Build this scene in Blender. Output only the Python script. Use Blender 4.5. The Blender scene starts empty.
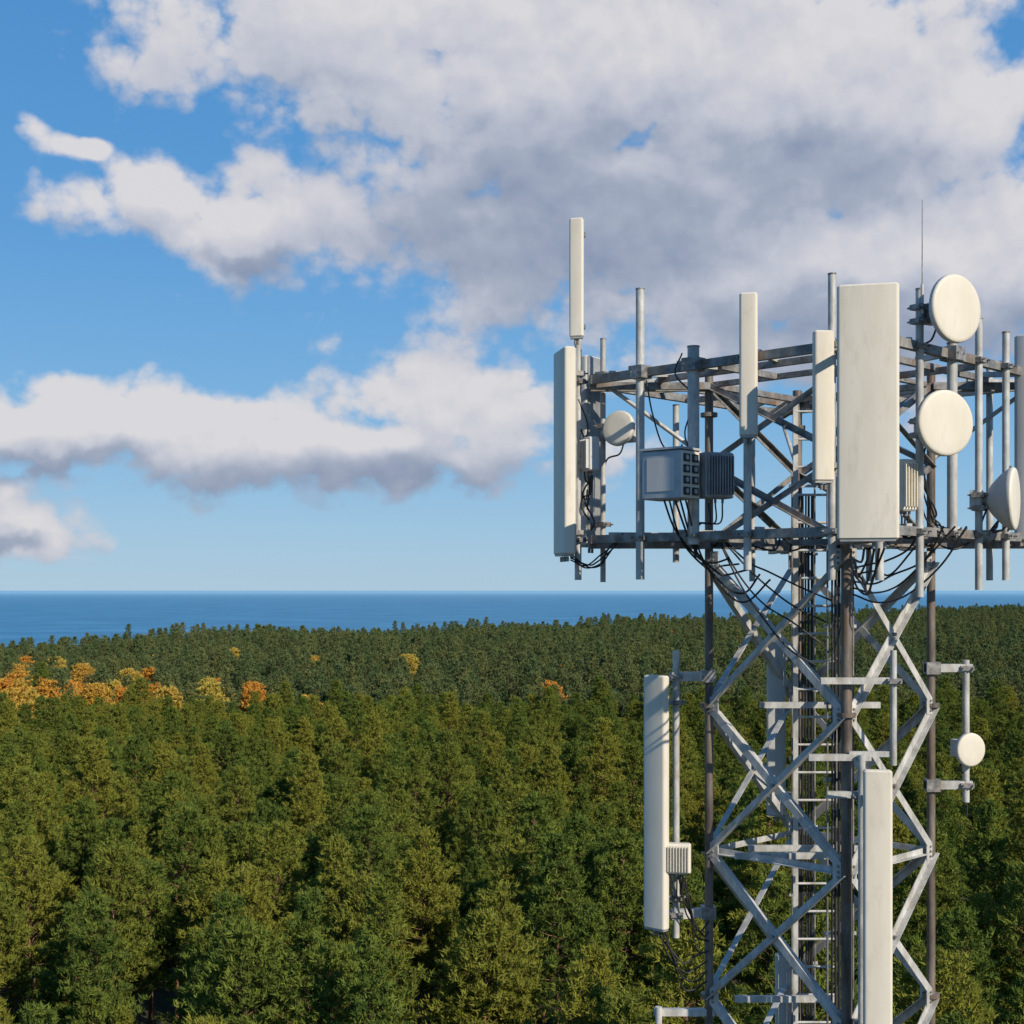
import bpy, math, random
import numpy as np
from mathutils import Vector, Matrix
random.seed(7); np.random.seed(7)
scene=bpy.context.scene
scene.view_settings.view_transform='Standard'
scene.view_settings.look='None'
scene.view_settings.exposure=0
COL=scene.collection
CAM_H=40.0
TX,TY=3.08,14.0

# ------------------------------------------------------------ materials
def newmat(name):
    m=bpy.data.materials.new(name); m.use_nodes=True
    nt=m.node_tree; b=nt.nodes['Principled BSDF']
    return m,nt,b
def ramp(nt,stops):
    r=nt.nodes.new('ShaderNodeValToRGB'); e=r.color_ramp.elements
    while len(e)<len(stops): e.new(0.5)
    for i,(p,c) in enumerate(stops):
        e[i].position=p; e[i].color=(c[0],c[1],c[2],1)
    return r
def mat_noise(name,c1,c2,scale=6,rough=.5,metal=0,bump=0.0,streak=1.0,spec=.5,lo=.35,hi=.7,rust=None):
    m,nt,b=newmat(name)
    tc=nt.nodes.new('ShaderNodeTexCoord'); mp=nt.nodes.new('ShaderNodeMapping')
    mp.inputs['Scale'].default_value=(1,1,streak)
    nt.links.new(tc.outputs['Object'],mp.inputs[0])
    n=nt.nodes.new('ShaderNodeTexNoise'); n.inputs['Scale'].default_value=scale; n.inputs['Detail'].default_value=6
    n.inputs['Roughness'].default_value=.65
    nt.links.new(mp.outputs[0],n.inputs['Vector'])
    r=ramp(nt,[(lo,c1),(hi,c2)])
    nt.links.new(n.outputs['Fac'],r.inputs[0]); src=r.outputs[0]
    if rust:
        n2=nt.nodes.new('ShaderNodeTexNoise'); n2.inputs['Scale'].default_value=3.1; n2.inputs['Detail'].default_value=7; n2.inputs['Roughness'].default_value=.7
        mp2=nt.nodes.new('ShaderNodeMapping'); mp2.inputs['Scale'].default_value=(2.2,2.2,.7); nt.links.new(tc.outputs['Object'],mp2.inputs[0])
        nt.links.new(mp2.outputs[0],n2.inputs['Vector'])
        mr=nt.nodes.new('ShaderNodeMapRange'); mr.inputs['From Min'].default_value=rust[1]; mr.inputs['From Max'].default_value=rust[1]+.18; mr.inputs['To Max'].default_value=rust[2]
        nt.links.new(n2.outputs['Fac'],mr.inputs['Value'])
        mx=nt.nodes.new('ShaderNodeMix'); mx.data_type='RGBA'; nt.links.new(mr.outputs[0],mx.inputs['Factor']); nt.links.new(src,mx.inputs['A']); mx.inputs['B'].default_value=(*rust[0],1)
        src=mx.outputs['Result']
    nt.links.new(src,b.inputs['Base Color'])
    b.inputs['Roughness'].default_value=rough; b.inputs['Metallic'].default_value=metal
    b.inputs['Specular IOR Level'].default_value=spec
    if bump>0:
        bp=nt.nodes.new('ShaderNodeBump'); bp.inputs['Strength'].default_value=bump; bp.inputs['Distance'].default_value=.01
        nt.links.new(n.outputs['Fac'],bp.inputs['Height']); nt.links.new(bp.outputs[0],b.inputs['Normal'])
    return m
RU=(.18,.10,.05)
M_GALV=mat_noise('galvanised_steel',(.33,.325,.305),(.62,.61,.575),9,.5,.05,.15,.5,rust=((.27,.20,.14),.53,.7))
M_BEAM=mat_noise('weathered_beam_steel',(.11,.11,.108),(.37,.36,.34),7,.5,.1,.2,rust=(RU,.49,.8))
M_LEG=mat_noise('leg_steel',(.07,.053,.042),(.25,.21,.175),8,.5,.1,.2,.25,rust=(RU,.5,.7))
M_CREAM=mat_noise('cream_radome',(.59,.53,.425),(.71,.66,.555),3.0,.5,0,0,.2,.3,.2,.6,rust=((.43,.385,.30),.54,.45))
M_GREYP=mat_noise('grey_radome',(.40,.40,.38),(.56,.55,.52),3.0,.5,0,0,.2,.35,.2,.6,rust=((.33,.30,.25),.54,.5))
M_BACK=mat_noise('antenna_back_aluminium',(.26,.26,.26),(.44,.44,.43),5,.5,.3)
M_DARK=mat_noise('dark_vent',(.02,.02,.02),(.045,.045,.045),10,.6)
M_BOX=mat_noise('box_paint_grey',(.36,.38,.40),(.48,.49,.50),5,.5,rust=((.28,.27,.25),.54,.5))
M_CABLE=mat_noise('black_cable',(.012,.012,.012),(.03,.03,.03),20,.5)
M_CLAMP=mat_noise('clamp_steel',(.14,.135,.13),(.40,.39,.37),20,.5,.3,rust=(RU,.5,.7))

# ------------------------------------------------------------ mesh builder (tower-local metres)
def T(p): return Vector((TX+p[0],TY+p[1],CAM_H+p[2]))
class MB:
    def __init__(s): s.v=[];s.f=[];s.m=[];s.sm=[];s.mats=[]
    def mi(s,mat):
        if mat not in s.mats: s.mats.append(mat)
        return s.mats.index(mat)
    def add(s,vs,fs,mat,smooth=False):
        o=len(s.v); s.v+=[tuple(v) for v in vs]; k=s.mi(mat)
        for f in fs: s.f.append([o+i for i in f]); s.m.append(k); s.sm.append(smooth)
    def frame(s,p0,p1,up=(0,0,1)):
        d=(Vector(p1)-Vector(p0)).normalized(); u=Vector(up)
        if abs(d.dot(u))>.98: u=Vector((1,0,0))
        a=d.cross(u).normalized(); b=a.cross(d).normalized()
        return d,a,b
    def cyl(s,p0,p1,r,mat,seg=12,r2=None,cap=True):
        p0=Vector(p0);p1=Vector(p1); d,a,b=s.frame(p0,p1)
        r2=r if r2 is None else r2
        vs=[];fs=[]
        for p,rr in((p0,r),(p1,r2)):
            for i in range(seg):
                t=2*math.pi*i/seg; vs.append(p+a*math.cos(t)*rr+b*math.sin(t)*rr)
        for i in range(seg):
            j=(i+1)%seg; fs.append((i,j,seg+j,seg+i))
        s.add(vs,fs,mat,True)
        if cap: s.add(vs,[tuple(range(seg))[::-1],tuple(range(seg,2*seg))],mat)
    def beam(s,p0,p1,w,h,mat,up=(0,0,1)):
        p0=Vector(p0);p1=Vector(p1); d,a,b=s.frame(p0,p1,up)
        vs=[p+a*x*w/2+b*y*h/2 for p in(p0,p1) for x,y in((-1,-1),(1,-1),(1,1),(-1,1))]
        s.add(vs,[(3,2,1,0),(4,5,6,7),(0,1,5,4),(1,2,6,5),(2,3,7,6),(3,0,4,7)],mat)
    def angle(s,p0,p1,w,mat,nrm,t=.008):
        p0=Vector(p0);p1=Vector(p1); n=Vector(nrm).normalized(); d=(p1-p0).normalized(); a=d.cross(n).normalized()
        def slab(o0,e1,l1,e2,l2):
            vs=[p+o0+e1*x*l1+e2*y*l2 for p in(p0,p1) for x,y in((0,0),(1,0),(1,1),(0,1))]
            s.add(vs,[(3,2,1,0),(4,5,6,7),(0,1,5,4),(1,2,6,5),(2,3,7,6),(3,0,4,7)],mat)
        slab(-a*w/2,a,w,-n,t)
        slab(-a*w/2-n*(t+.0005),a,t,-n,w*.8)
    def box(s,c,sz,mat,yaw=0,bev=0.0):
        c=Vector(c); R=Matrix.Rotation(yaw,3,'Z'); x,y,z=[q/2 for q in sz]
        if bev<=0:
            vs=[c+R@Vector((i*x,j*y,k*z)) for k in(-1,1) for i,j in((-1,-1),(1,-1),(1,1),(-1,1))]
            s.add(vs,[(3,2,1,0),(4,5,6,7),(0,1,5,4),(1,2,6,5),(2,3,7,6),(3,0,4,7)],mat)
        else:
            ring=[]
            for (sx,sy,a0) in((1,-1,-90),(1,1,0),(-1,1,90),(-1,-1,180)):
                for q in(0,22.5,45,67.5,90):
                    t=math.radians(a0+q); ring.append((sx*(x-bev)+math.cos(t)*bev, sy*(y-bev)+math.sin(t)*bev))
            n=len(ring); vs=[];fs=[]
            e=min(bev,.014)
            lv=[(-z,e),(-z+e,0),(z-e,0),(z,e)]
            for zz,ins in lv:
                for (a,b) in ring: vs.append(c+R@Vector((a*(1-ins/x),b*(1-ins/y),zz)))
            for l in range(3):
                for i in range(n):
                    j=(i+1)%n; fs.append((l*n+i,l*n+j,(l+1)*n+j,(l+1)*n+i))
            s.add(vs,fs[:n]+fs[2*n:],mat,False); s.add(vs,fs[n:2*n],mat,True)
            s.add(vs,[tuple(range(n))[::-1],tuple(range(3*n,4*n))],mat)
    def lathe(s,c,nrm,prof,mat,seg=40):
        c=Vector(c); n=Vector(nrm).normalized(); a=n.cross(Vector((0,0,1))).normalized(); b=a.cross(n)
        vs=[];fs=[]
        for (h,r) in prof:
            for i in range(seg):
                t=2*math.pi*i/seg; vs.append(c+n*h+a*math.cos(t)*r+b*math.sin(t)*r)
        for l in range(len(prof)-1):
            for i in range(seg):
                j=(i+1)%seg; fs.append((l*seg+i,(l+1)*seg+i,(l+1)*seg+j,l*seg+j))
        s.add(vs,fs,mat,True)
    def tube(s,pts,r,mat,seg=6,sub=8):
        P=[Vector(p) for p in pts]; Q=[]
        E=[P[0]*2-P[1]]+P+[P[-1]*2-P[-2]]
        for i in range(1,len(E)-2):
            for k in range(sub):
                t=k/sub; a,b,c,d=E[i-1:i+3]
                Q.append(.5*((2*b)+(c-a)*t+(2*a-5*b+4*c-d)*t*t+(3*b-a-3*c+d)*t**3))
        Q.append(P[-1])
        vs=[];fs=[]; prev=None
        for i,p in enumerate(Q):
            d=(Q[min(i+1,len(Q)-1)]-Q[max(i-1,0)]).normalized()
            if prev is None:
                u=Vector((0,0,1)) if abs(d.z)<.9 else Vector((1,0,0)); a=d.cross(u).normalized()
            else: a=(prev-d*prev.dot(d)).normalized()
            prev=a; b=d.cross(a)
            for k in range(seg):
                t=2*math.pi*k/seg; vs.append(p+a*math.cos(t)*r+b*math.sin(t)*r)
        for i in range(len(Q)-1):
            for k in range(seg):
                j=(k+1)%seg; fs.append((i*seg+k,i*seg+j,(i+1)*seg+j,(i+1)*seg+k))
        s.add(vs,fs,mat,True)
    def obj(s,name,parent=None,origin=None):
        me=bpy.data.meshes.new(name)
        V=[T(v) for v in s.v]
        o=Vector((0,0,0))
        if origin is not None: o=T(origin)
        me.from_pydata([tuple(v-o) for v in V],[],s.f)
        for m in s.mats: me.materials.append(m)
        me.polygons.foreach_set('material_index',s.m); me.polygons.foreach_set('use_smooth',s.sm)
        me.update()
        ob=bpy.data.objects.new(name,me); ob.location=o; COL.objects.link(ob)
        if parent: ob.parent=parent; ob.matrix_parent_inverse=parent.matrix_world.inverted()
        return ob

tower=bpy.data.objects.new('lattice_tower',None); COL.objects.link(tower)

# ------------------------------------------------------------ lattice tower
R=1.11
LEG={'L':(-R,0),'F':(0,-R),'R':(R,0),'B':(0,R)}
ZT=2.15; ZB=-40.0
mb=MB()
for k,(x,y) in LEG.items():
    mb.cyl((x,y,ZB),(x,y,ZT),.042 if k in'LR' else .05,M_LEG,14)
    z=ZT-.4
    while z>ZB:
        mb.cyl((x,y,z-.02),(x,y,z+.02),.085,M_LEG,14); z-=2.9
mb.obj('legs',tower)
mb=MB()
nodes=[.3-1.45*i for i in range(28)]
faces=[('L','F'),('F','R'),('R','B'),('B','L')]
for a,b in faces:
    A=Vector((*LEG[a],0));B=Vector((*LEG[b],0)); n=((A+B)/2).normalized()
    for i in range(len(nodes)-1):
        z0,z1=nodes[i],nodes[i+1]
        off=n*.03
        mb.angle(A+off+Vector((0,0,z0)),B+off+Vector((0,0,z1)),.075,M_GALV,n)
        off2=n*.012
        mb.angle(A+off2+Vector((0,0,z1)),B+off2+Vector((0,0,z0)),.075,M_GALV,-n)
        m=(A+B)/2+Vector((0,0,(z0+z1)/2))+n*.032
        mb.cyl(m,m+n*.03,.018,M_CLAMP,8)
    for z in nodes:
        for P,Q in((A,B),(B,A)):
            d=(Q-P).normalized(); c=P+d*.07+n*.022+Vector((0,0,z))
            mb.beam(c-d*.05,c+d*.06,.012,.17,M_GALV)
            for dz in(-.05,0,.05): mb.cyl(c+Vector((0,0,dz)),c+Vector((0,0,dz))+n*.022,.012,M_CLAMP,6)
    for z0,z1 in((.45,1.25),(1.25,2.05)):
        mb.angle(A+n*.03+Vector((0,0,z0)),B+n*.03+Vector((0,0,z1)),.06,M_BEAM,n)
        mb.angle(A+n*.012+Vector((0,0,z1)),B+n*.012+Vector((0,0,z0)),.06,M_BEAM,-n)
    for z in nodes[2::2]+[.45,2.05]:
        mb.angle(A+Vector((0,0,z))-n*.03,B+Vector((0,0,z))-n*.03,.06,M_GALV if z<0 else M_BEAM,-n)
mb.obj('bracing',tower)

mb=MB()
lx0,lx1,ly=-.22,.2,.12
for x in(lx0,lx1): mb.beam((x,ly,ZB),(x,ly,1.9),.05,.02,M_GALV,(0,1,0))
z=1.8
while z>ZB:
    mb.cyl((lx0,ly,z),(lx1,ly,z),.013,M_GALV,8); z-=.28
mb.obj('climbing_ladder',tower)
mb=MB()
for (x,y,sx) in((.0,-.86,1),(-.0,.80,1)):
    for k in(-.12,.12): mb.beam((x+k,y,ZB),(x+k,y,1.2),.012,.04,M_BEAM,(0,1,0))
    z=1.1
    while z>ZB:
        mb.beam((x-.15,y,z),(x+.15,y,z),.03,.03,M_GALV); z-=.72
    for i in range(6):
        xx=x-.085+.034*i; rr=.010+.006*((i*7)%3)/2
        pts=[(xx+random.uniform(-.006,.006),y-.035+random.uniform(-.006,.006),1.0-2.0*j) for j in range(21)]
        mb.tube(pts,rr,M_CABLE,6,2)
mb.obj('feeder_cables',tower)
mb=MB()
for z,x0,x1,y in((-.83,-.26,.40,-1.20),(-1.53,-.37,.2,-1.2),(-1.87,-.2,.3,-1.2),(-2.6,-.9,.1,-.3),(-4.0,-.9,.1,-.3),(-1.15,-.6,.6,0),(-2.6,-.7,.7,.1)):
    mb.beam((x0,y,z),(x1,y,z),.05,.06,M_GALV)
mb.obj('mounting_arms',tower)

# ------------------------------------------------------------ head frame
mb=MB()
def ring(Rr,z,w,h,mat,dz=0):
    c=.28
    pts=[(-Rr+c*.5,-c*.5),(-c*.5,-Rr+c*.5),(c*.5,-Rr+c*.5),(Rr-c*.5,-c*.5),(Rr-c*.5,c*.5),(c*.5,Rr-c*.5),(-c*.5,Rr-c*.5),(-Rr+c*.5,c*.5)]
    for i in range(8):
        a=pts[i];b=pts[(i+1)%8]
        mb.beam((a[0],a[1],z),(b[0],b[1],z),w,h,mat)
        mb.cyl((a[0],a[1],z-h*.55),(a[0],a[1],z+h*.55),w*.62,M_CLAMP,8)
for z in(2.08,.50):
    ring(2.42,z,.06,.08,M_BEAM)
    ring(1.75,z+.004,.05,.06,M_BEAM)
    for s1,s2 in((-1,-1),(1,-1),(1,1),(-1,1)):
        for t in(.12,.37,.63,.88):
            a=(s1*1.75*t,s2*1.75*(1-t)); b=(s1*(2.42*t),s2*(2.42*(1-t)))
            mb.beam((a[0],a[1],z+.04),(b[0],b[1],z+.04),.05,.05,M_GALV)
    for k,(x,y) in LEG.items():
        d=Vector((x,y,0)).normalized(); q=Vector((-d.y,d.x,0))
        for sgn in(-1,1):
            p0=Vector((x,y,z-.05))+q*.07*sgn; mb.beam(p0,p0+d*1.2,.05,.07,M_BEAM)
    for s1,s2 in((-1,-1),(1,-1),(1,1),(-1,1)):
        m=Vector((s1*R/2,s2*R/2,z-.03)); mb.beam(m,m+Vector((s1*.62,s2*.62,0)),.05,.06,M_BEAM)
for k,(x,y) in LEG.items():
    d=Vector((x,y,0)).normalized()
    mb.cyl(Vector((x,y,1.3)),Vector((x,y,2.03))+d*1.0,.022,M_GALV,8)
mb.obj('head_frame',tower)

def clamp(mb,x,y,z,yaw=0,l=.16):
    mb.box((x,y,z),(.13,.11,.045),M_CLAMP,yaw)
    R_=Matrix.Rotation(yaw,3,'Z')
    for s in(-1,1):
        a=Vector((x,y,z))+R_@Vector((s*.05,-.09,0)); b=Vector((x,y,z))+R_@Vector((s*.05,.09,0)); mb.cyl(a,b,.009,M_CLAMP,6)
pipes=[(-2.42,-.02,3.0,.10,.035),(-2.157,.2,2.54,.08,.028),(-1.855,-.62,2.87,.10,.042),(-1.406,-1.08,2.24,.42,.055),
 (-.974,-1.48,2.64,.18,.036),(-.36,-2.10,2.68,.085,.034),(-.04,-2.42,2.38,.08,.036),(.397,-2.06,2.56,-.06,.034),
 (.80,-1.66,2.17,.5,.045),(1.148,-1.32,2.45,.0,.034),(1.513,-.98,2.39,.09,.034),(2.08,-.28,2.6,.1,.035),(1.9,.6,2.3,.1,.035),
 (-1.3,1.2,2.0,.3,.035),(-.3,2.2,2.6,.1,.035),(.9,1.6,2.5,.1,.035)]
for (x,y,zt,zb,r) in pipes:
    mb=MB()
    mb.cyl((x,y,zb),(x,y,zt),r,M_GALV,14)
    mb.cyl((x,y,zt),(x,y,zt+.012),r*1.08,M_CLAMP,14)
    yaw=math.radians(-45) if (x<0)==(y<0) else math.radians(45)
    for z in(2.08,.5): clamp(mb,x,y,z,yaw); 
    mb.box((x,y,2.08),(.16,.16,.12),M_CLAMP,yaw) if r>.04 else None
    mb.obj('antenna_pipe_mount')

def panel(x,y,zt,zb,w,d,ang,mat=M_CREAM,pole=None,back=M_BACK):
    """ang: facing azimuth measured from -Y toward +X (deg)"""
    mb=MB(); yaw=math.radians(ang); R_=Matrix.Rotation(yaw,3,'Z'); c=Vector((x,y,(zt+zb)/2))
    mb.box(c,(w,d,zt-zb),mat,yaw,min(d*.3,.028))
    mb.box(c+R_@Vector((0,d/2-.004,0)),(w*.86,.03,(zt-zb)*.985),back,yaw)
    mb.box(c+Vector((0,0,-(zt-zb)/2-.006)),(w*.9,d*.8,.014),M_BACK,yaw)
    n=4 if w>.3 else 2
    for i in range(n):
        q=c+R_@Vector(((i-(n-1)/2)*w*.18,0,-(zt-zb)/2-.02)); mb.cyl(q,q-Vector((0,0,.05)),.014,M_CLAMP,8)
    for z in(zt-.22*(zt-zb)*.5,zb+.22*(zt-zb)*.5):
        a=Vector((x,y,z))+R_@Vector((0,d/2,0))
        if pole: b=Vector((pole[0],pole[1],z))
        else: b=a+R_@Vector((0,.12,0))
        mb.beam(a,b,.05,.05,M_CLAMP); clamp(mb,b.x,b.y,z,yaw)
    return mb.obj('panel_antenna',origin=(x,y,zb))
panel(-.245,-2.85,2.43,.40,.48,.13,-14,pole=(-.04,-2.42))
panel(-2.56,-.12,2.38,.35,.46,.12,-78,M_CREAM,pole=(-2.42,-.02))
panel(-2.27,.42,2.40,.45,.30,.10,-128,M_GREYP,pole=(-2.157,.2))
panel(-2.44,-.14,3.68,2.50,.14,.07,-15,pole=(-2.42,-.02))
panel(-.985,-1.60,2.63,1.36,.16,.09,-12,M_CREAM,pole=(-.974,-1.48))
panel(-.45,-2.17,2.19,.917,.175,.09,5,pole=(-.36,-2.10))
panel(1.90,-.52,2.43,.47,.46,.13,52,M_GREYP,pole=(2.08,-.28))
panel(-1.66,-.22,-.84,-3.33,.26,.10,-42,pole=(-1.451,-.1))
panel(.153,-1.62,-1.59,-4.25,.25,.11,-8,pole=(.1,-1.2))
panel(-.25,1.0,-.54,-2.41,.2,.1,-10,M_GREYP,pole=(-.1,1.11))
panel(-.16,1.0,-3.9,-5.9,.2,.1,-10,M_GREYP,pole=(-.1,1.11))

mb=MB()
mb.cyl((-1.451,-.1,-3.45),(-1.451,-.1,-.6),.034,M_GALV,14)
for z in(-.86,-3.22):
    mb.beam((-1.50,-.1,z),(-1.05,-.0,z),.07,.09,M_GALV); mb.box((-1.12,0,z),(.14,.14,.12),M_CLAMP); clamp(mb,-1.451,-.1,z)
mb.beam((-1.66,-.0,-4.22),(-1.05,-.0,-4.22),.06,.07,M_GALV)
mb.cyl((-1.62,-.06,-4.15),(-1.62,-.06,-7.2),.034,M_GALV,14)
mb.beam((-1.66,-.0,-6.9),(-1.05,-.0,-6.9),.06,.07,M_GALV)
mb.obj('side_arm_bracket')
mb=MB()
mb.cyl((1.46,-.0,-2.12),(1.46,-.0,-.70),.034,M_GALV,14)
for z in(-.78,-1.95):
    mb.beam((1.05,0,z),(1.52,-.0,z),.06,.08,M_GALV); mb.box((1.12,0,z),(.14,.14,.12),M_CLAMP); clamp(mb,1.46,0,z)
mb.obj('side_arm_bracket')
mb=MB()
mb.cyl((.403,-1.22,-1.6),(.403,-1.22,-.55),.03,M_GALV,12); clamp(mb,.403,-1.22,-.83)
mb.beam((.0,-1.2,-1.5),(.42,-1.2,-1.5),.04,.05,M_GALV)
mb.cyl((.1,-1.27,-5),(.1,-1.27,-1.5),.034,M_GALV,12)
mb.obj('side_arm_bracket')

def dish(c,r,ang,mount,tilt=0,depth=.22,name='microwave_dish_antenna'):
    mb=MB(); a=math.radians(ang); n=Vector((math.sin(a)*math.cos(tilt),-math.cos(a)*math.cos(tilt),math.sin(tilt)))
    c=Vector(c)
    mb.lathe(c,n,[(.012,0),(.012,r*.5),(.011,r*.9),(.006,r*.98),(0,r),(-.01,r*1.012)],M_CREAM)
    mb.lathe(c,n,[(-.01,r*1.012),(-.04,r*1.012),(-.045,r*.98),(-depth*.45,r*.80),(-depth*.75,r*.5),(-depth*.95,r*.22),(-depth*.95,0)],M_GREYP)
    b=c-n*depth*.9
    mb.cyl(b,b-n*.14,.055,M_CLAMP,16); mb.box(b-n*.1,(.13,.1,.17),M_GREYP,a)
    m=Vector(mount); e=b-n*.12
    mb.beam(e,m,.05,.07,M_CLAMP); clamp(mb,m.x,m.y,m.z+.06,a); clamp(mb,m.x,m.y,m.z-.06,a)
    mb.tube([b+Vector((0,0,-.06)),b+Vector((-.05,.03,-.22)),m+Vector((.03,.04,-.3)),m+Vector((.02,.04,-.7))],.009,M_CABLE)
    return mb.obj(name,origin=tuple(c))
dish((.664,-2.22,2.37),.285,30,(.397,-2.06,2.35))
dish((.555,-2.28,1.40),.275,21,(.397,-2.06,1.38))
dish((1.44,-1.42,.82),.28,62,(1.148,-1.32,.80),depth=.26)
dish((-2.03,-.1,1.61),.175,-35,(-2.157,.2,1.60),tilt=.15,depth=.16)
dish((1.46,-.16,-1.58),.165,20,(1.46,0,-1.58),depth=.10)

mb=MB(); mb.cyl((.41,-2.09,2.4),(.41,-2.09,3.32),.006,M_CLAMP,6,.003); mb.cyl((.41,-2.09,2.35),(.41,-2.09,2.6),.014,M_GREYP,8); mb.obj('whip_antenna')

mb=MB(); yaw=math.radians(50); c=Vector((-1.64,-1.25,1.04)); R_=Matrix.Rotation(yaw,3,'Z')
mb.box(c,(.30,.42,.44),M_BOX,yaw,.012)
mb.box(c+R_@Vector((0,-.215,0)),(.285,.012,.42),M_CREAM,yaw)
for i in range(2):
    for j in range(4):
        q=c+R_@Vector((-.07+.14*i,-.224,-.15+.1*j)); mb.box(q,(.10,.012,.07),M_DARK,yaw)
        mb.cyl(q,q+R_@Vector((0,-.012,0)),.024,M_BOX,10)
mb.box(c+Vector((0,0,.235)),(.33,.45,.02),M_BOX,yaw)
mb.box(c+R_@Vector((-.152,0,0)),(.008,.3,.3),M_GREYP,yaw)
mb.beam(c+R_@Vector((0,.2,.12)),(-1.406,-1.08,1.16),.06,.06,M_CLAMP); mb.beam(c+R_@Vector((0,.2,-.12)),(-1.406,-1.08,.92),.06,.06,M_CLAMP)
mb.obj('equipment_cabinet',origin=tuple(c))
def rru(c,sz,yawd,mat,mount,name='remote_radio_unit'):
    mb=MB(); yaw=math.radians(yawd); c=Vector(c); R_=Matrix.Rotation(yaw,3,'Z')
    mb.box(c,sz,mat,yaw,.015)
    n=int(sz[0]/.03)
    for i in range(n):
        q=c+R_@Vector(((i-(n-1)/2)*.028,-sz[1]/2-.015,0)); mb.box(q,(.008,.034,sz[2]*.84),mat,yaw)
    for i in range(3):
        q=c+R_@Vector(((i-1)*sz[0]*.25,0,-sz[2]/2)); mb.cyl(q,q-Vector((0,0,.04)),.012,M_CLAMP,8)
        mb.tube([q-Vector((0,0,.03)),q-Vector((.02*(i-1),-.02,.22)),Vector(mount)+Vector((.02*i,0,-.45)),Vector(mount)+Vector((.01*i,.03,-.75))],.008,M_CABLE)
    mb.beam(c+R_@Vector((0,sz[1]/2,.05)),mount,.06,.12,M_CLAMP)
    return mb.obj(name,origin=tuple(c))
rru((-1.21,-1.12,1.05),(.30,.18,.42),20,M_BACK,(-1.39,-1.06,1.05))
rru((.27,-2.08,.89),(.15,.12,.44),20,M_CREAM,(.39,-2.05,.89))
rru((-1.46,-.26,-2.63),(.27,.12,.29),-10,M_CREAM,(-1.451,-.1,-2.63))
rru((-2.30,-.08,1.35),(.16,.12,.34),-60,M_GREYP,(-2.42,-.02,1.35))

mb=MB()
def hang(a,b,sag,r=.010,j=.05):
    a=Vector(a);b=Vector(b); pts=[a]
    for t in(.25,.5,.75):
        p=a.lerp(b,t); p.z-=sag*math.sin(math.pi*t); p+=Vector([random.uniform(-j,j) for _ in range(3)]); pts.append(p)
    pts.append(b); mb.tube(pts,r,M_CABLE)
for i in range(5):
    hang((-1.7+.05*i,-1.2,.85),(-1.0+.1*i,-.55,.3-.05*i),.25+.06*i)
for i in range(4):
    hang((-2.5,-.08,.3+.02*i),(-2.0,-.35,.55),.12+.03*i,.008)
    hang((-2.42+.03*i,-.05,1.9-.3*i),(-2.35+.02*i,-.02,.9-.1*i),-.0,.009,.08)
for i in range(5):
    hang((-.25+.04*i,-2.75,.33),(0,-1.3,.35-.05*i),.12+.05*i,.010)
    hang((.45+.1*i,-1.9,.55),(.05,-1.15,.2-.06*i),.12+.04*i,.009)
    hang((.4,-2.0,1.3-.1*i),(.75+.05*i,-1.6,.55),.25,.008)
for i in range(4):
    hang((1.55,-1.0,1.15-.1*i),(1.3,-1.1,.52),.15,.009,.08)
    hang((-1.2,-1.0,.55),(-.1-.05*i,-.95,-.1-.2*i),.1+.03*i,.009)
    hang((-1.45+.02*i,-.25,-2.8),(-1.12,-.05,-3.3-.1*i),.25,.009,.04)
    hang((-1.66+.03*i,-.22,-3.36),(-1.14,-.04,-3.6-.1*i),.2+.04*i,.009,.03)
hang((-.95,-1.5,2.6),(-1.0,-1.3,1.9),.2,.008); hang((-1.8,-.65,2.0),(-1.5,-1.0,1.35),.3,.008); hang((-1.5,-1,2.2),(-1.45,-1.1,1.3),.0,.008,.08)
for k in range(6):
    x=-1+.4*k; hang((x,-.9+.1*k,.55),(x+.45,-.8+.1*k,.5),.14,.010)
mb.obj('hanging_cables',tower)

# ------------------------------------------------------------ trees
def foliage_mat(name,dark,light,olive,trans=.25):
    m,nt,b=newmat(name)
    oi=nt.nodes.new('ShaderNodeObjectInfo'); tc=nt.nodes.new('ShaderNodeTexCoord')
    n=nt.nodes.new('ShaderNodeTexNoise'); n.inputs['Scale'].default_value=1.1; n.inputs['Detail'].default_value=1
    nt.links.new(tc.outputs['Object'],n.inputs['Vector'])
    r=ramp(nt,[(.35,dark),(.65,light)]); nt.links.new(n.outputs['Fac'],r.inputs[0])
    mx=nt.nodes.new('ShaderNodeMix'); mx.data_type='RGBA'
    mr=nt.nodes.new('ShaderNodeMapRange'); mr.inputs['From Min'].default_value=.25; mr.inputs['From Max'].default_value=1; mr.inputs['To Max'].default_value=.95
    nt.links.new(oi.outputs['Random'],mr.inputs['Value']); nt.links.new(mr.outputs[0],mx.inputs['Factor'])
    nt.links.new(r.outputs[0],mx.inputs['A']); mx.inputs['B'].default_value=(*olive,1)
    d=nt.nodes.new('ShaderNodeBsdfDiffuse'); nt.links.new(mx.outputs['Result'],d.inputs[0])
    tr=nt.nodes.new('ShaderNodeBsdfTranslucent'); nt.links.new(mx.outputs['Result'],tr.inputs[0])
    ms=nt.nodes.new('ShaderNodeMixShader'); ms.inputs[0].default_value=trans
    out=nt.nodes['Material Output']; nt.nodes.remove(b)
    nt.links.new(d.outputs[0],ms.inputs[1]); nt.links.new(tr.outputs[0],ms.inputs[2]); nt.links.new(ms.outputs[0],out.inputs[0])
    return m
M_PINE=foliage_mat('pine_needles',(.075,.118,.027),(.175,.222,.042),(.265,.258,.043))
M_PINE_HAZED=foliage_mat('pine_needles_haze_tint',(.085,.128,.055),(.135,.178,.068),(.185,.200,.070))  # aerial haze put into the needle colour: far crowns greyer and bluer
M_ORANGE=foliage_mat('autumn_leaves',(.52,.24,.05),(.74,.40,.07),(.52,.46,.10))
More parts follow.
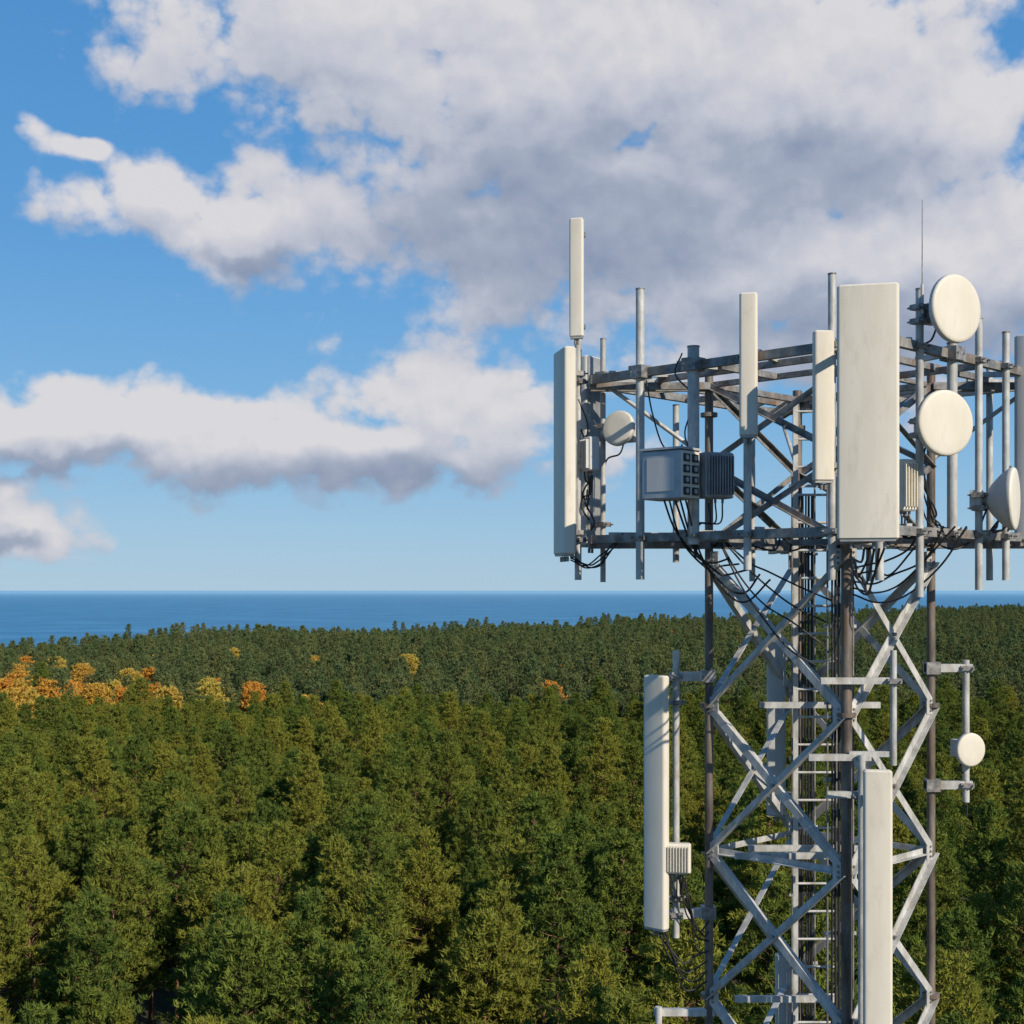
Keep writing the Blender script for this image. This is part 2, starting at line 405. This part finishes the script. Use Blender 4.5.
M_BARK=mat_noise('pine_bark',(.12,.065,.035),(.26,.14,.075),4,.9)

def tree_mesh(name,seed,Ht,base,Rc,ntri,size,wid,mat,broad=False,density=1.0,ex=.72):
    rg=np.random.RandomState(seed); V=[];F=[];MI=[]
    def limb(p,q,r0,r1,seg=4):
        p=np.array(p,float);q=np.array(q,float); d=q-p; d/=np.linalg.norm(d)+1e-9
        u=np.array([0,0,1.]) if abs(d[2])<.9 else np.array([1.,0,0]); a=np.cross(d,u); a/=np.linalg.norm(a); b=np.cross(a,d)
        o=len(V)
        for c,r in((p,r0),(q,r1)):
            for i in range(seg):
                t=2*math.pi*i/seg; V.append(c+a*math.cos(t)*r+b*math.sin(t)*r)
        for i in range(seg):
            j=(i+1)%seg; F.append((o+i,o+j,o+seg+j,o+seg+i)); MI.append(1)
    lean=rg.uniform(-.5,.5,2)
    def axis(z): return np.array([lean[0]*(z/Ht)**2,lean[1]*(z/Ht)**2,z])
    for i in range(6):
        z0=Ht*i/6;z1=Ht*(i+1)/6*.995
        limb(axis(z0),axis(z1),.19*(1-i/6.3),.19*(1-(i+1)/6.3),8)
    T_=[]; O_=[]
    zb=Ht*base; z=zb
    lob=rg.uniform(0,6.28,3)
    while z<Ht-.35:
        t=(z-zb)/(Ht-zb)
        if broad: L0=Rc*math.sqrt(max(.03,1-(2*t-.85)**2/1.35))
        else: L0=Rc*(max(0,1-t**1.25))**ex*min(1,.6+1.8*t)+.15
        n=rg.randint(5,8) if not broad else rg.randint(6,9)
        ph=rg.uniform(0,6.28)
        for k in range(n):
            if rg.rand()<.08: continue
            az=ph+6.283*k/n+rg.normal(0,.2)
            L=L0*rg.uniform(.66,1.14)*(1+.12*math.sin(2*az+lob[0])+.10*math.sin(3*az+lob[1]+z))
            el=math.radians(2+52*t+rg.normal(0,7))
            o=axis(z+rg.uniform(-.12,.12)); dh=np.array([math.cos(az),math.sin(az),0])
            pts=[]
            for s in np.linspace(0,1,5):
                pts.append(o+dh*L*s*math.cos(el)+np.array([0,0,L*s*math.sin(el)+.12*L*s*s]))
            for s in range(4): limb(pts[s],pts[s+1],.045*(1-s/4.2)*(.5+L/4),.045*(1-(s+1)/4.2)*(.5+L/4),3)
            side=np.array([-dh[1],dh[0],0])
            npad=max(1,int(round(L*1.2)))
            per=max(2,int(round(5*density)))
            for q in range(npad):
                s=1-.6*(q+rg.uniform(0,.6))/npad if npad>1 else .85
                i0=min(3,int(s*4)); f=s*4-i0; pc=pts[i0]*(1-f)+pts[min(4,i0+1)]*f
                pc=pc+side*rg.normal(0,.18)*L
                for _ in range(per):
                    T_.append(pc+rg.normal(0,1,3)*np.array([.28,.28,.14])); O_.append(dh*.6+np.array([0,0,.9]))
        z+=rg.uniform(.52,.80)*(1 if density>.5 else 1.25)*(1-.35*t)
    for _ in range(6 if density>.5 else 2):
        T_.append(axis(Ht-rg.uniform(0,.6))); O_.append(np.array([0,0,1.4]))
    T_=np.array(T_);O_=np.array(O_); nT=len(T_)
    C=np.repeat(T_,ntri,0)+rg.normal(0,size*.22,(nT*ntri,3)); D=np.repeat(O_,ntri,0)*.85+rg.normal(0,.65,(nT*ntri,3))
    D/=np.linalg.norm(D,axis=1,keepdims=True)
    L=rg.uniform(.6,1.2,(nT*ntri,1))*size
    Nn=np.repeat(O_,ntri,0)+rg.normal(0,.75,(nT*ntri,3))
    W=np.cross(D,Nn); W/=np.linalg.norm(W,axis=1,keepdims=True)+1e-9; W*=wid
    base_n=len(V); nb=nT*ntri
    VV=np.empty((nb*3,3)); VV[0::3]=C-W*.5; VV[1::3]=C+W*.5; VV[2::3]=C+D*L
    verts=np.vstack([np.array(V),VV]); 
    me=bpy.data.meshes.new(name)
    nq=len(F)
    me.vertices.add(len(verts)); me.vertices.foreach_set('co',verts.astype(np.float32).ravel())
    loops=np.concatenate([np.array(F).ravel(),base_n+np.arange(nb*3)]).astype(np.int32)
    me.loops.add(len(loops)); me.loops.foreach_set('vertex_index',loops)
    ls=np.concatenate([np.arange(nq)*4,nq*4+np.arange(nb)*3]).astype(np.int32)
    me.polygons.add(nq+nb); me.polygons.foreach_set('loop_start',ls)
    me.materials.append(mat); me.materials.append(M_BARK)
    me.polygons.foreach_set('material_index',np.concatenate([np.array(MI),np.zeros(nb)]).astype(np.int32))
    me.update(calc_edges=True); me.validate()
    return me
pine_near=[tree_mesh('pine_crown_a%d'%i,11+i,20+[0,1.4,-1.2,.5,-2.0,.9,-.6,1.8][i],[.50,.52,.5,.5,.52,.55,.48,.55][i],[3.3,2.7,3.6,2.9,2.5,3.4,2.8,3.0][i],14,.33,.092,M_PINE,ex=[.75,1.0,.65,.95,.8,.7,1.05,.8][i]) for i in range(8)]
pine_far=[tree_mesh('pine_crown_b%d'%i,31+i,20+[0,1.6,-1.4,.6][i],[.6,.58,.6,.6][i],[3.0,2.6,3.3,2.8][i],7,.5,.24,M_PINE_HAZED,density=.5,ex=[.75,1,.7,.95][i]) for i in range(4)]
birch=[tree_mesh('birch_crown_%d'%i,51+i,20,.4,3.5,9,.42,.24,M_ORANGE,True,.9) for i in range(3)]

protos=bpy.data.collections.new('pine_prototypes')
for i,me in enumerate(pine_near+pine_far):
    o=bpy.data.objects.new('p%02d'%i,me); protos.objects.link(o)
NN=len(pine_near); NF=len(pine_far)

def ground_z(x,y):
    return 1.8*math.sin(x*.011+1.1)*math.cos(y*.012)+1.1*math.sin(x*.031+y*.02)
def coast_y(x): return 836+1.347*x+14*math.sin(x*.021)+6*math.sin(x*.07+1)
pts=[];rot=[];scl=[];idx=[]
rg=np.random.RandomState(3)
autumn=[(-107,300),(-103,291),(-97,306),(-111,284),(-93,298),(-88,309),(-79,307),(-67,311),(-57,306),(-55,299),(-43,301),(-100,320),(-112,316),(-118,335),(-108,352),(-95,365),(-72,345),(-85,285),(-99,262),(-104,246),(-93,255),(-109,270),(-115,300),(-90,330),
 (-90,248),(-86,252),(-98,272),(-94,268),(-106,262),(-71,290),(-64,296),(-102,281),(-108,292),(-83,300),(-112,306),(-104,312),(-98,284),(-92,276),(-101,254)]
autumn_far=[(9,310),(70,600),(-60,420),(-150,430),(-180,520),(-30,400),(-120,480),(-90,450),(14,372),(-130,400)]
near_trees=[]
def scatter(y0,y1,sp,lo,hi,far):
    y=y0
    while y<y1:
        w=y*.50+25
        x=-w
        while x<w:
            px=x+rg.uniform(-.45,.45)*sp; py=y+rg.uniform(-.45,.45)*sp
            x+=sp
            if py>coast_y(px)-4: continue
            if math.hypot(px-TX,py-TY)<7 or math.hypot(px,py)<9: continue
            if rg.rand()<.07: continue
            bad=False
            for a,b in autumn+autumn_far:
                if math.hypot(px-a,py-b)<4.2 or (abs(px-a*py/b)<2.6 and 0<b-py<8): bad=True;break
            if bad: continue
            g=ground_z(px,py)
            lf=math.sin(px*.05+2*math.sin(py*.03))*math.cos(py*.045+1)
            s=rg.uniform(lo,hi)*(1+.06*lf)
            if rg.rand()<.12: s*=.80
            rt=rg.uniform(0,6.28); ii=(NN+rg.randint(NF)) if far else rg.randint(NN)
            if 60<py<74 and abs(px)<py*.4: near_trees.append((px,py,g,s,rt,ii)); continue
            pts.append((px,py,g));scl.append(s);rot.append(rt);idx.append(ii)
        y+=sp*.9
scatter(20,290,5.5,.80,1.14,False)
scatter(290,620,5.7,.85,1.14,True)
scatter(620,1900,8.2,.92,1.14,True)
print('trees',len(pts),len(near_trees))
me=bpy.data.meshes.new('pine_forest'); me.from_pydata(pts,[],[])
for nm,ty,dat in(('rot','FLOAT',rot),('scl','FLOAT',scl),('idx','INT',idx)):
    a=me.attributes.new(nm,ty,'POINT'); a.data.foreach_set('value',dat)
forest=bpy.data.objects.new('pine_forest',me); COL.objects.link(forest)
ng=bpy.data.node_groups.new('forest_scatter','GeometryNodeTree')
ng.interface.new_socket('Geometry',in_out='INPUT',socket_type='NodeSocketGeometry'); ng.interface.new_socket('Geometry',in_out='OUTPUT',socket_type='NodeSocketGeometry')
N=ng.nodes; gi=N.new('NodeGroupInput'); go=N.new('NodeGroupOutput'); ip=N.new('GeometryNodeInstanceOnPoints'); ci=N.new('GeometryNodeCollectionInfo')
ci.inputs['Collection'].default_value=protos; ci.inputs['Separate Children'].default_value=True; ci.inputs['Reset Children'].default_value=True
def na(nm,ty):
    n=N.new('GeometryNodeInputNamedAttribute'); n.data_type=ty; n.inputs['Name'].default_value=nm
    return [o for o in n.outputs if o.enabled and o.name=='Attribute'][0]
cx=N.new('ShaderNodeCombineXYZ'); ng.links.new(na('rot','FLOAT'),cx.inputs['Z'])
ip.inputs['Pick Instance'].default_value=True
ng.links.new(gi.outputs[0],ip.inputs['Points']); ng.links.new(ci.outputs[0],ip.inputs['Instance']); ng.links.new(na('idx','INT'),ip.inputs['Instance Index'])
ng.links.new(cx.outputs[0],ip.inputs['Rotation']); ng.links.new(na('scl','FLOAT'),ip.inputs['Scale']); ng.links.new(ip.outputs[0],go.inputs[0])
md=forest.modifiers.new('scatter','NODES'); md.node_group=ng
for (x,y,g,s,r,ii) in near_trees:
    o=bpy.data.objects.new('pine_tree',pine_near[ii]); o.location=(x,y,g); o.scale=(s,)*3; o.rotation_euler=(0,0,r); COL.objects.link(o)
for i,(x,y) in enumerate(autumn+autumn_far):
    o=bpy.data.objects.new('autumn_birch_tree',birch[i%3]); o.location=(x,y,ground_z(x,y)); s=random.uniform(.90,1.06); 
    o.scale=(s*random.uniform(.9,1.2),s*1.05,s); o.rotation_euler=(0,0,random.uniform(0,6)); COL.objects.link(o)

# ------------------------------------------------------------ ground & sea
gv=[];gf=[]; xs=np.linspace(-3000,3000,151)
rows=40
for i,x in enumerate(xs):
    cy=max(coast_y(x),-2500)
    for j in range(rows+1):
        y=-3000+(cy+3000)*j/rows
        gv.append((x,y,ground_z(x,y)))
    gv.append((x,cy+12,-1)); gv.append((x,cy+40,-4.5))
n=rows+3
for i in range(len(xs)-1):
    for j in range(n-1): gf.append((i*n+j,(i+1)*n+j,(i+1)*n+j+1,i*n+j+1))
me=bpy.data.meshes.new('ground'); me.from_pydata(gv,[],gf); me.polygons.foreach_set('use_smooth',[True]*len(gf))
me.materials.append(mat_noise('forest_floor',(.025,.03,.014),(.07,.065,.035),.15,.95))
COL.objects.link(bpy.data.objects.new('ground',me))
me=bpy.data.meshes.new('sea'); S=90000
me.from_pydata([(-S,-S,-3),(S,-S,-3),(S,S,-3),(-S,S,-3)],[],[(0,1,2,3)])
m,nt,b=newmat('sea_water')
tc=nt.nodes.new('ShaderNodeTexCoord'); mp=nt.nodes.new('ShaderNodeMapping'); mp.inputs['Scale'].default_value=(.0020,.0035,1)
nt.links.new(tc.outputs['Object'],mp.inputs[0])
n1=nt.nodes.new('ShaderNodeTexNoise'); n1.inputs['Scale'].default_value=3; n1.inputs['Detail'].default_value=10; n1.inputs['Roughness'].default_value=.8
nt.links.new(mp.outputs[0],n1.inputs['Vector'])
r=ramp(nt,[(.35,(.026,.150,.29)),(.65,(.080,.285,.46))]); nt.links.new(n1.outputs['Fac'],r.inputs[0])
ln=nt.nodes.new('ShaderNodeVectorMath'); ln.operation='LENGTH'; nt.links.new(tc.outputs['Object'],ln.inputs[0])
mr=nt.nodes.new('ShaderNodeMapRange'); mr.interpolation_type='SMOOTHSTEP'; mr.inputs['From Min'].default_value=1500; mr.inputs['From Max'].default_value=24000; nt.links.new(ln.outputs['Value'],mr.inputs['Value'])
mx=nt.nodes.new('ShaderNodeMix'); mx.data_type='RGBA'; nt.links.new(mr.outputs[0],mx.inputs['Factor']); nt.links.new(r.outputs[0],mx.inputs['A']); mx.inputs['B'].default_value=(.24,.48,.64,1)  # aerial haze painted into the water colour, paler with distance from the origin
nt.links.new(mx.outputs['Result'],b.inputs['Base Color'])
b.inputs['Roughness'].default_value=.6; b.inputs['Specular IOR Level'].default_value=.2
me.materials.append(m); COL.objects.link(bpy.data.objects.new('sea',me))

# ------------------------------------------------------------ sun & sky
SUN_EL=math.radians(32); SUN_AZ=math.radians(140)
sd=Vector((math.sin(SUN_AZ)*math.cos(SUN_EL),math.cos(SUN_AZ)*math.cos(SUN_EL),math.sin(SUN_EL)))
L=bpy.data.lights.new('sun','SUN'); L.energy=4.9; L.angle=math.radians(.5); L.color=(1,.90,.75)
lo=bpy.data.objects.new('sun',L); lo.rotation_euler=sd.to_track_quat('Z','Y').to_euler(); lo.location=(0,-30,90); COL.objects.link(lo)

w=bpy.data.worlds.new('World'); scene.world=w; w.use_nodes=True; nt=w.node_tree; nt.nodes.clear()
w.cycles.sampling_method='MANUAL'; w.cycles.sample_map_resolution=512
def nd(t,tree=None): return (tree or nt).nodes.new(t)
F_=1400.0
def azel(px,py):
    u=(px-512)/F_; v=(590-py)/F_; a=math.atan(u); return a,math.atan(v*math.cos(a))
def E(px,py,rx,ry):
    a,e=azel(px,py); return (a,e,rx/F_,ry/F_)
banks=[E(340,15,230,95),E(600,80,330,190),E(820,60,170,110),E(960,110,90,55),E(660,190,380,160),E(280,225,130,55),E(150,200,80,42),
 E(900,280,360,105),E(75,145,38,14),
 E(445,405,125,56),E(150,422,230,36),E(320,455,290,46),E(20,430,130,38),
 E(0,515,85,34),E(1300,190,180,110),E(-300,300,200,60)]
cores=[E(560,215,330,110),E(330,485,290,42),E(40,465,150,24),E(800,170,160,60),E(20,540,80,14),E(900,330,300,50),E(250,265,90,20)]
def VM(op,a,b,tree):
    n=nd('ShaderNodeVectorMath',tree); n.operation=op
    for i,q in enumerate((a,b)):
        if q is None: continue
        if isinstance(q,(tuple,list)): n.inputs[i].default_value=q
        else: tree.links.new(q,n.inputs[i])
    return n
def MA(op,a,b=None,tree=None,c=None,clamp=False):
    n=nd('ShaderNodeMath',tree); n.operation=op; n.use_clamp=clamp
    for i,q in enumerate((a,b,c)):
        if q is None: continue
        if isinstance(q,(int,float)): n.inputs[i].default_value=q
        else: tree.links.new(q,n.inputs[i])
    return n.outputs[0]
def ellfield(tree,P,lst,sm):
    cur=None
    for (a,e,rx,ry) in lst:
        d=VM('MULTIPLY',VM('SUBTRACT',P,(a,e,0),tree).outputs[0],(1/rx,1/ry,0),tree)
        v=MA('SUBTRACT',1.0,VM('LENGTH',d.outputs[0],None,tree).outputs['Value'],tree)
        cur=v if cur is None else MA('SMOOTH_MAX',cur,v,tree,sm)
    return cur
g=bpy.data.node_groups.new('cloud_field','ShaderNodeTree')
g.interface.new_socket('P',in_out='INPUT',socket_type='NodeSocketVector'); g.interface.new_socket('F',in_out='OUTPUT',socket_type='NodeSocketFloat'); g.interface.new_socket('S',in_out='OUTPUT',socket_type='NodeSocketFloat')
gi=nd('NodeGroupInput',g); go=nd('NodeGroupOutput',g)
wn=nd('ShaderNodeTexNoise',g); wn.noise_dimensions='2D'; wn.inputs['Scale'].default_value=13; wn.inputs['Detail'].default_value=1; g.links.new(gi.outputs[0],wn.inputs['Vector'])
wv=VM('MULTIPLY',VM('SUBTRACT',wn.outputs['Color'],(.5,.5,.5),g).outputs[0],(.06,.04,0),g)
Pw=VM('ADD',gi.outputs[0],wv.outputs[0],g).outputs[0]
cur=MA('MINIMUM',ellfield(g,Pw,banks,.25),.85,g)
st=VM('MULTIPLY',gi.outputs[0],(1,1.25,1),g).outputs[0]
f1=nd('ShaderNodeTexNoise',g); f1.noise_dimensions='2D'; f1.inputs['Scale'].default_value=17; f1.inputs['Detail'].default_value=7; f1.inputs['Roughness'].default_value=.54
g.links.new(st,f1.inputs['Vector'])
w2=nd('ShaderNodeTexNoise',g); w2.noise_dimensions='2D'; w2.inputs['Scale'].default_value=70; w2.inputs['Detail'].default_value=3; g.links.new(st,w2.inputs['Vector'])
st2=VM('ADD',st,VM('MULTIPLY',VM('SUBTRACT',w2.outputs['Color'],(.5,.5,.5),g).outputs[0],(.014,.014,0),g).outputs[0],g).outputs[0]
def vor(sc):
    vo=nd('ShaderNodeTexVoronoi',g); vo.voronoi_dimensions='2D'; vo.feature='F1'; vo.inputs['Scale'].default_value=sc
    g.links.new(st2,vo.inputs['Vector']); d=vo.outputs['Distance']; return MA('MULTIPLY',d,d,g)
a1=MA('MULTIPLY_ADD',f1.outputs['Fac'],1.5,g,-.64)
a2=MA('ADD',MA('MULTIPLY_ADD',vor(26),-.42,g,.10),MA('MULTIPLY_ADD',vor(60),-.26,g,.05),g)
tot=MA('ADD',MA('ADD',cur,a1,g),a2,g)
g.links.new(tot,go.inputs[0]); g.links.new(cur,go.inputs[1])

tc=nd('ShaderNodeTexCoord'); sp=nd('ShaderNodeSeparateXYZ'); nt.links.new(tc.outputs['Generated'],sp.inputs[0])
az=MA('ARCTAN2',sp.outputs['X'],sp.outputs['Y'],nt); el=MA('ARCSINE',sp.outputs['Z'],None,nt)
cb=nd('ShaderNodeCombineXYZ'); nt.links.new(az,cb.inputs[0]); nt.links.new(el,cb.inputs[1])
def grp(vec):
    n=nd('ShaderNodeGroup'); n.node_tree=g; nt.links.new(vec,n.inputs[0]); return n
G1=grp(cb.outputs[0]); G2=grp(VM('ADD',cb.outputs[0],(.003,.013,0),nt).outputs[0]); G3=grp(VM('ADD',cb.outputs[0],(.008,.05,0),nt).outputs[0])
def SS(v,a,b):
    n=nd('ShaderNodeMapRange'); n.interpolation_type='SMOOTHSTEP'; nt.links.new(v,n.inputs['Value']); n.inputs['From Min'].default_value=a; n.inputs['From Max'].default_value=b; return n.outputs[0]
alpha=SS(G1.outputs[0],-.06,.44)
d1=MA('SUBTRACT',G1.outputs[0],G2.outputs[0],nt); d2=MA('SUBTRACT',G1.outputs[1],G3.outputs[1],nt)
wn2=nd('ShaderNodeTexNoise'); wn2.noise_dimensions='2D'; wn2.inputs['Scale'].default_value=15; wn2.inputs['Detail'].default_value=4; nt.links.new(cb.outputs[0],wn2.inputs['Vector'])
Pc=VM('ADD',cb.outputs[0],VM('MULTIPLY',VM('SUBTRACT',wn2.outputs['Color'],(.5,.5,.5),nt).outputs[0],(.12,.08,0),nt).outputs[0],nt).outputs[0]
core=SS(ellfield(nt,Pc,cores,.3),-.15,.75)
lit=MA('ADD',MA('MULTIPLY_ADD',d1,.42,nt,.77),MA('MULTIPLY',d2,.28,nt),nt)
lit=MA('SUBTRACT',lit,MA('MULTIPLY',SS(G1.outputs[0],.5,1.4),.08,nt),nt)
lit=MA('SUBTRACT',lit,MA('MULTIPLY',core,.50,nt),nt)
cr=ramp(nt,[(0,(.31,.37,.51)),(.35,(.45,.50,.62)),(.65,(.64,.66,.75)),(1,(.84,.82,.84))]); nt.links.new(lit,cr.inputs[0])
sky=nd('ShaderNodeTexSky'); sky.sky_type='NISHITA'; sky.sun_disc=False; sky.sun_elevation=SUN_EL; sky.sun_rotation=SUN_AZ
sky.altitude=50; sky.air_density=1.0; sky.dust_density=.3; sky.ozone_density=2.5
# maritime haze: pale blue near the horizon, deeper blue above (by elevation)
hz=ramp(nt,[(0,(3.7,5.6,7.3)),(.06,(3.0,5.2,7.4)),(.16,(1.8,4.3,7.3)),(.33,(1.0,3.3,6.8)),(.6,(.6,2.6,6.0)),(1,(.4,1.8,4.8))])
nt.links.new(MA('DIVIDE',el,.75,nt,clamp=True),hz.inputs[0])
mh=nd('ShaderNodeMix'); mh.data_type='RGBA'; mh.inputs['Factor'].default_value=.88
nt.links.new(sky.outputs[0],mh.inputs['A']); nt.links.new(hz.outputs[0],mh.inputs['B'])
bg1=nd('ShaderNodeBackground'); bg1.inputs[1].default_value=.10; nt.links.new(mh.outputs['Result'],bg1.inputs[0])
bg2=nd('ShaderNodeBackground'); bg2.inputs[1].default_value=.85; nt.links.new(cr.outputs[0],bg2.inputs[0])
mx=nd('ShaderNodeMixShader'); nt.links.new(MA('MULTIPLY',alpha,.96,nt),mx.inputs[0]); nt.links.new(bg1.outputs[0],mx.inputs[1]); nt.links.new(bg2.outputs[0],mx.inputs[2])
wo=nd('ShaderNodeOutputWorld'); nt.links.new(mx.outputs[0],wo.inputs[0])

# ------------------------------------------------------------ camera
c=bpy.data.cameras.new('camera'); c.sensor_width=36; c.lens=36*1400/1024; c.shift_y=78/1024; c.clip_start=.1; c.clip_end=200000
co=bpy.data.objects.new('camera',c); co.location=(0,0,CAM_H); co.rotation_euler=(math.radians(90),0,0); COL.objects.link(co); scene.camera=co
